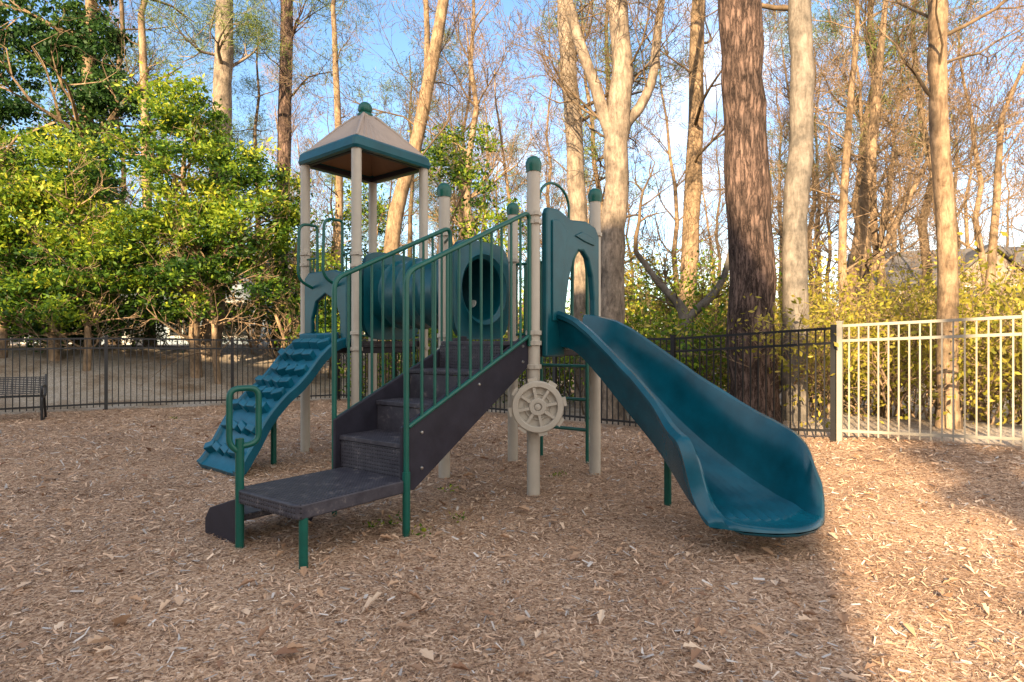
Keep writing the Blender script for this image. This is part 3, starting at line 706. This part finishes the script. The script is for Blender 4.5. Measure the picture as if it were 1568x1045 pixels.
def evergreen(name,stems,ells,K,nper,crad,size,mat,seed):
    E=empty(name); R_=random.Random(seed); mb=MB()
    for (x,y,r) in stems:
        g=gh(x,y); e0=min(ells,key=lambda q:abs(q[0]-x)+abs(q[1]-y)); 
        pts=[(x+R_.uniform(-.1,.1)*i,y,g-0.1+(e0[2]+e0[5]*0.6-g)*i/6) for i in range(7)]
        mb.tube(pts,[r*(1-0.12*i) for i in range(7)],10,0,False)
        for i in range(1,6):
            for _ in range(4):
                a=R_.uniform(0,6.28); grow(mb,pts[i],(math.cos(a),math.sin(a),0.4),1.7*e0[3]/2+0.3,r*0.3,2,4,R_,0.1)
    mb.obj('trunk_and_branches',[B_tan],E,70,recalc=False)
    c,va=clumps(ells,K,nper,crad)
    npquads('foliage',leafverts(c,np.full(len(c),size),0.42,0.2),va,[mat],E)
evergreen('evergreen_tree',[(-8.7,17.2,0.16),(-8.0,17.0,0.10)],[(-8.9,17.2,6.2,1.4,1.4,1.6),(-8.0,17.0,4.4,1.7,1.4,1.6),(-9.6,17.1,4.0,1.4,1.3,1.5),(-9.0,17.3,7.9,0.7,0.7,0.9),(-7.0,17.2,6.2,0.6,0.7,0.5),(-10.2,17.2,6.9,0.6,0.7,0.5),(-9.2,16.9,2.6,1.0,0.8,0.5)],540,80,0.22,0.072,L_bright,31)
evergreen('evergreen_tree',[(-12.3,16.8,0.15),(-11.2,16.4,0.10),(-13.4,16.4,0.1)],[(-12.6,16.8,4.4,1.9,1.6,1.5),(-11.0,16.6,3.7,1.3,1.3,1.3),(-14.3,16.6,4.8,1.6,1.5,2.0),(-11.9,16.9,6.2,0.9,1.0,0.7),(-13.3,17,6.6,0.8,0.8,0.7),(-12.5,16.5,2.5,2.2,1.0,0.8)],680,80,0.23,0.072,L_bright,32)
evergreen('evergreen_shrub',[(-6.7,18.0,0.08),(-6.0,18.4,0.07)],[(-6.7,18.1,3.6,0.9,0.9,1.4),(-5.8,18.6,3.0,0.9,0.8,1.1),(-6.6,18.2,5.4,0.6,0.6,0.8),(-5.6,18,1.7,0.6,0.6,0.6)],190,70,0.24,0.07,L_bright,33)
evergreen('evergreen_shrub',[(-13.0,18.6,0.08),(-15.5,18.4,0.07)],[(-13.4,18.0,2.3,2.2,1.0,1.1),(-15.8,17.6,3.2,1.8,1.0,1.6)],240,80,0.28,0.075,L_dark,34)
evergreen('evergreen_shrub',[(-9.8,19.6,0.05),(-8.2,19.8,0.05)],[(-10.2,19.5,2.7,1.0,0.7,0.55),(-7.9,19.8,2.5,0.8,0.6,0.5)],60,55,0.24,0.07,L_dark,39)
evergreen('evergreen_tree',[(-1.9,20.5,0.08)],[(-1.9,20.5,7.6,1.3,1.0,0.9),(-1.3,20.4,6.5,0.8,0.8,0.7),(-0.6,20.5,5.0,1.0,0.8,1.0)],120,40,0.26,0.08,L_bright,35)
evergreen('evergreen_tree',[(-4.9,21.0,0.08)],[(-5.0,21.0,5.6,1.2,1.0,1.4),(-4.0,21,3.4,1.8,1,1.2)],140,42,0.3,0.075,L_bright,36)
evergreen('evergreen_shrub',[(4.6,19,0.06),(6,19,0.05)],[(4.6,19,3.2,1.5,0.9,1.1),(6.2,19,2.8,1.3,0.9,1.0),(3.3,19,2.6,1.0,0.8,0.9)],130,40,0.3,0.07,L_yel,37)
# unseen evergreen added behind the viewpoint, broken crown shaped to dapple the right ground
evergreen('evergreen_tree',[(-3.6,-15.0,0.16)],[(-3.4,-15,6.2,0.9,0.9,1.2),(-2.2,-14.5,7.4,0.9,0.8,0.35),(-1.2,-15,6.5,0.8,0.5,0.3),(-3.2,-15,8.8,0.8,0.8,0.8)],130,60,0.2,0.08,L_dark,38)
def ivy():
    E=empty('ivy_covered_tree'); mb=MB()
    x,y=-13.6,20.0; pts=[(x+0.1*math.sin(i),y,i*1.6) for i in range(12)]
    mb.tube(pts,[0.3-0.018*i for i in range(12)],12,0,False); R_=random.Random(5)
    for i in range(5,12):
        for _ in range(3):
            a=R_.uniform(0,6.28); grow(mb,pts[i],(math.cos(a),math.sin(a),0.3),3.2,0.09,2,4,R_,0.08)
    mb.obj('trunk_and_branches',[B_tan],E,70,recalc=False)
    ells=[(x,y,6.0+1.3*i,0.75+0.25*math.sin(i*2.1),0.7,1.0) for i in range(8)]+[(x+0.9,y,9.3,0.9,0.6,0.6),(x-1.1,y,10.6,1.1,0.6,0.9),(x-1,y,8.2,0.8,0.6,0.6),(x-3,y-0.4,9.4,1.5,0.8,1.5),(x-2.4,y-0.3,11.8,1.2,0.8,1.0),(x-3.3,y-0.3,7.2,1.2,0.8,1.0)]
    c,va=clumps(ells,640,75,0.2)
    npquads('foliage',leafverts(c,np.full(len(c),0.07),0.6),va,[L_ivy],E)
ivy()
def brush(name,boxes,nst,mat,leafn,size,seed,bm=None):
    E=empty(name); R_=random.Random(seed); mb=MB(); tips=[]
    for k in range(nst):
        b=boxes[k%len(boxes)]
        x=R_.uniform(b[0],b[1]); y=b[2]+ (b[3]-b[2])*((x-b[0])/(b[1]-b[0]))+R_.uniform(0,b[4]); h=b[5]*R_.uniform(0.5,1.1)
        grow(mb,(x,y,gh(x,y)-0.05),(R_.uniform(-.5,.5),R_.uniform(-.4,.4),1),h,0.018+0.006*h*R_.random(),1,3,R_,0.05,0.26,tips)
    mb.obj('stems',[bm or B_twig],E,70,recalc=False)
    T=np.array([tuple(t) for t in tips]); T=np.repeat(T,leafn,0); vv=np.clip(np.repeat(nr.random(len(tips)),leafn)*0.6+nr.random(len(T))*0.4,0,1)
    c=T+nr.normal(size=T.shape)*0.16
    npquads('foliage',leafverts(c,np.full(len(c),size),0.45),vv,[mat],E)
brush('underbrush',[(4.2,9.5,10.4,8.2,3.5,2.1),(5,12,12.5,10,4,2.5)],160,L_yel,5,0.05,41,B_tan)
brush('underbrush',[(-3,4,15.5,11.0,4,2.2),(-4,6,20,15,5,3.1)],120,L_bright,7,0.06,42)
brush('underbrush',[(-16,-12,17.5,19.0,3,2.4),(-12,-4,18.5,20.0,3,1.6)],60,L_dark,6,0.05,43)
brush('underbrush',[(8,22,19,15,6,2.8)],100,L_yel,6,0.06,44,B_tan)

# distant woodland
W_=empty('distant_trees'); protos=[]
for s in range(6):
    R_=random.Random(100+s); mb=MB(); H=17; pts=[];x=y=0
    for i in range(11):
        pts.append((x,y,H*i/10-0.3)); x+=R_.uniform(-.3,.3); y+=R_.uniform(-.3,.3)
    rad=[0.20*(1-0.085*i) for i in range(11)]
    mb.tube(pts,rad,8,0,False); tips=[]
    for i in range(3,11):
        for _ in range(2):
            a=R_.uniform(0,6.28); grow(mb,pts[i],(math.cos(a),math.sin(a),0.8 if s<4 else 0.2),4.2*(1-0.05*i) if s<4 else 2.4,rad[i]*0.4,1,4 if s<4 else 3,R_,0.12 if s<4 else 0.03,0.2,tips,0,0.006)
    o=mb.obj('tree_%d'%s,[B_tan if s%2 else B_twig],W_,70,recalc=False)
    ln=None
    if s>=4:
        T=np.array([tuple(t) for t in tips if t.z>8]); T=np.repeat(T,16,0)
        ln=npquads('needles_%d'%s,leafverts(T+nr.normal(size=T.shape)*0.2,np.full(len(T),0.17),0.06),nr.random(len(T)),[L_need],W_)
    protos.append((o,ln))
R_=random.Random(77)
first=set()
for k in range(80):
    y=R_.uniform(22,60); x=R_.uniform(-0.95,0.95)*y
    if -19<x<-10 and 27<y<36: y+=12
    if 0.50*y<x<0.85*y and y<38 and k%3: y=R_.uniform(48,60); x=R_.uniform(-0.9,0.9)*y
    if 20<x<30 and 32<y<42: y=25; x=R_.uniform(14,19)
    s=R_.choice([0,1,2,3,0,1,2,3,4,5]); sc=R_.uniform(0.75,1.2); rz=R_.uniform(0,6.28)
    for q in protos[s]:
        if q is None: continue
        if s in first: o=bpy.data.objects.new(q.name.split('.')[0]+'_copy',q.data); scene.collection.objects.link(o); o.parent=W_
        else: o=q
        o.location=(x,y,gh(x,y)-0.3); o.rotation_euler=(0,0,rz); o.scale=(sc,sc,sc)
    first.add(s)
E=empty('distant_thicket'); 
ells=[]
for k in range(70):
    y=R_.uniform(45,75); x=-62+124*(k+R_.random())/70; ells.append((x,y,gh(x,y)+R_.uniform(1,3.0),R_.uniform(2,4),1.5,R_.uniform(1.2,2.4)))
c,va=clumps(ells,1500,26,0.8,0.3)
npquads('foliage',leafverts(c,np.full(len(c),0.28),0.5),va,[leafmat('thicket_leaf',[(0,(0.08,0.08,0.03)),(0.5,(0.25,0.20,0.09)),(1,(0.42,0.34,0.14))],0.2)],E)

# ------------------------------------------------------------ houses
M_brick=plain('brick_wall',(0.25,0.20,0.17),0.9,0.2,12,0.2,60)
M_siding=plain('painted_siding',(0.24,0.30,0.37),0.7,0.08,3,0.15,30,stretch=(0.1,0.1,6))
M_shing=plain('roof_shingles',(0.10,0.092,0.09),0.9,0.3,10,0.4,50)
M_glass=plain('window_glass',(0.03,0.035,0.04),0.08,0.1,3,0)
M_trim=plain('white_trim',(0.5,0.5,0.48),0.5,0.04,4,0)
def house(name,cx,cy,w,d,h,rh,ang,wall,z0=0,floors=2,cols=5,gable=True):
    E=empty(name); ca,sa=math.cos(ang),math.sin(ang); X=V(ca,sa,0);Y=V(-sa,ca,0); o=V(cx,cy,z0)
    mb=MB(); mb.box(o+Z*h/2,X*w/2,Y*d/2,Z*h/2)
    if gable: 
        mb.prism([(-w*0.22,0),(w*0.22,0),(0,rh*0.8)],o-Y*(d/2+0.6)+Z*h+X*w*0.2,X,Z,Y*0.6)
        mb.box(o-Y*(d/2+0.3)+Z*h/2+X*w*0.2,X*w*0.22,Y*0.3,Z*(h/2-0.002))
    mb.obj('walls',[wall],E,0)
    mb=MB(); a=0.45
    pr=[(-d/2-a,-0.15),(d/2+a,-0.15),(0,rh)]
    mb.prism(pr,o-X*(w/2+a)+Z*h,Y,Z,X*(w+2*a))
    if gable:
        mb.prism([(-w*0.25,-0.1),(-w*0.25,0.05),(0,rh*0.8+0.2),(w*0.25,0.05),(w*0.25,-0.1),(0,rh*0.8+0.03)],o-Y*(d/2+0.95)+Z*h+X*w*0.2,X,Z,Y*(d/2+0.9))
    mb.obj('roof',[M_shing],E,0)
    g=MB();t=MB(); fh=h/floors
    for sgn in (-1,1):
        for f_ in range(floors):
            for c_ in range(cols):
                off=0.6 if (gable and sgn<0 and abs((-w/2+w*(c_+0.5)/cols)-w*0.2)<w*0.24) else 0
                p=o+X*(-w/2+w*(c_+0.5)/cols)+Y*sgn*(d/2+off)+Z*(fh*f_+fh*0.55)
                t.box(p+Y*sgn*0.02,X*0.62,Y*0.03,Z*0.82); g.box(p+Y*sgn*0.06,X*0.52,Y*0.02,Z*0.72)
                t.box(p+Y*sgn*0.085,X*0.52,Y*0.012,Z*0.02); t.box(p+Y*sgn*0.088,X*0.02,Y*0.012,Z*0.72)
    dd=o-Y*(d/2+0.02)-X*w*0.36+Z*1.05
    t.box(dd,X*0.6,Y*0.04,Z*1.05); 
    t.obj('window_trim_and_door',[M_trim],E,0); g.obj('windows',[M_glass],E,0)
house('brick_house',25.0,37,8.0,7,4.4,2.3,-0.35,M_brick,0.2,2,4)
house('siding_house',-14.2,31,9,7,3.2,2.2,0.25,M_siding,0.7,1,4)
house('siding_house',-27,34,9,7,4.6,2.4,0.35,M_siding,0.9,2,4)
# unseen building added behind the viewpoint to cast shade over the play area
house('added_shade_building',-30.2,-20.5,42,8,15.4,1.2,0.0,M_brick,0,5,14,False)

wc_=[]
for cx,cy in ((-1.08,4.95),(-0.95,5.1),(-0.45,5.2),(0.5,6.9),(-0.62,6.2),(-6.5,12.0),(-0.7,4.75)):
    n=26; g=nr.normal(size=(n,3))*np.array([0.05,0.05,0.02]); wc_.append(np.array([cx,cy,gh(cx,cy)+0.035])+g)
wc_=np.concatenate(wc_); npquads('weeds',leafverts(wc_,np.full(len(wc_),0.022),0.35),nr.random(len(wc_)),[L_bright])

# ------------------------------------------------------------ light, sky, camera
el=math.radians(21); toward=V(-0.37,-0.93,0).normalized()
sun=bpy.data.lights.new('sun','SUN'); sun.energy=17.0; sun.angle=math.radians(0.5); sun.color=(1.0,0.75,0.45)
so=bpy.data.objects.new('sun',sun); scene.collection.objects.link(so)
dirv=V(-toward.x*math.cos(el),-toward.y*math.cos(el),-math.sin(el)); so.rotation_euler=dirv.to_track_quat('-Z','Y').to_euler(); so.location=(0,0,30)
w=bpy.data.worlds.new("World"); scene.world=w; w.use_nodes=True; N=w.node_tree.nodes; L=w.node_tree.links
bg=N['Background']; sky=N.new('ShaderNodeTexSky'); sky.sky_type='NISHITA'; sky.sun_disc=False; sky.sun_elevation=el; sky.sun_rotation=math.atan2(toward.x,toward.y)%(2*math.pi)
sky.air_density=1.0; sky.dust_density=0.4; sky.ozone_density=1.3
hs=N.new('ShaderNodeHueSaturation'); hs.inputs['Saturation'].default_value=1.12; hs.inputs['Value'].default_value=0.92; L.new(sky.outputs[0],hs.inputs['Color'])
tc=N.new('ShaderNodeTexCoord'); mp=N.new('ShaderNodeMapping'); mp.inputs['Scale'].default_value=(1,1,2.4); L.new(tc.outputs['Generated'],mp.inputs[0])
cn=N.new('ShaderNodeTexNoise'); cn.inputs['Scale'].default_value=2.2; cn.inputs['Detail'].default_value=8; cn.inputs['Roughness'].default_value=0.58; L.new(mp.outputs[0],cn.inputs['Vector'])
sx=N.new('ShaderNodeSeparateXYZ'); L.new(tc.outputs['Generated'],sx.inputs[0])
ma=N.new('ShaderNodeMath'); ma.operation='MULTIPLY_ADD'; ma.inputs[1].default_value=-0.23; L.new(sx.outputs['Y'],ma.inputs[0]); L.new(cn.outputs['Fac'],ma.inputs[2])  # extra cloud behind the viewpoint, added to brighten the shade
mz=N.new('ShaderNodeMath'); mz.operation='MULTIPLY_ADD'; mz.inputs[1].default_value=-0.20; L.new(sx.outputs['Z'],mz.inputs[0]); L.new(ma.outputs[0],mz.inputs[2])
mx_=N.new('ShaderNodeMath'); mx_.operation='MULTIPLY_ADD'; mx_.inputs[1].default_value=0.15; L.new(sx.outputs['X'],mx_.inputs[0]); L.new(mz.outputs[0],mx_.inputs[2])
cr=ramp(N,[(0.25,(0,0,0)),(0.52,(0.95,0.95,0.95))]); L.new(mx_.outputs[0],cr.inputs[0])
mix=N.new('ShaderNodeMix'); mix.data_type='RGBA'; L.new(cr.outputs[0],mix.inputs[0]); L.new(hs.outputs[0],mix.inputs[6]); mix.inputs[7].default_value=(5.4,5.1,4.75,1)
L.new(mix.outputs[2],bg.inputs[0]); bg.inputs[1].default_value=0.38
cam=bpy.data.cameras.new('camera'); cam.lens=21.9; cam.sensor_width=36; cam.clip_end=1000; cam.clip_start=0.05
co=bpy.data.objects.new('camera',cam); co.location=(0,0,1.5); co.rotation_euler=(math.radians(90),0,0); scene.collection.objects.link(co); scene.camera=co
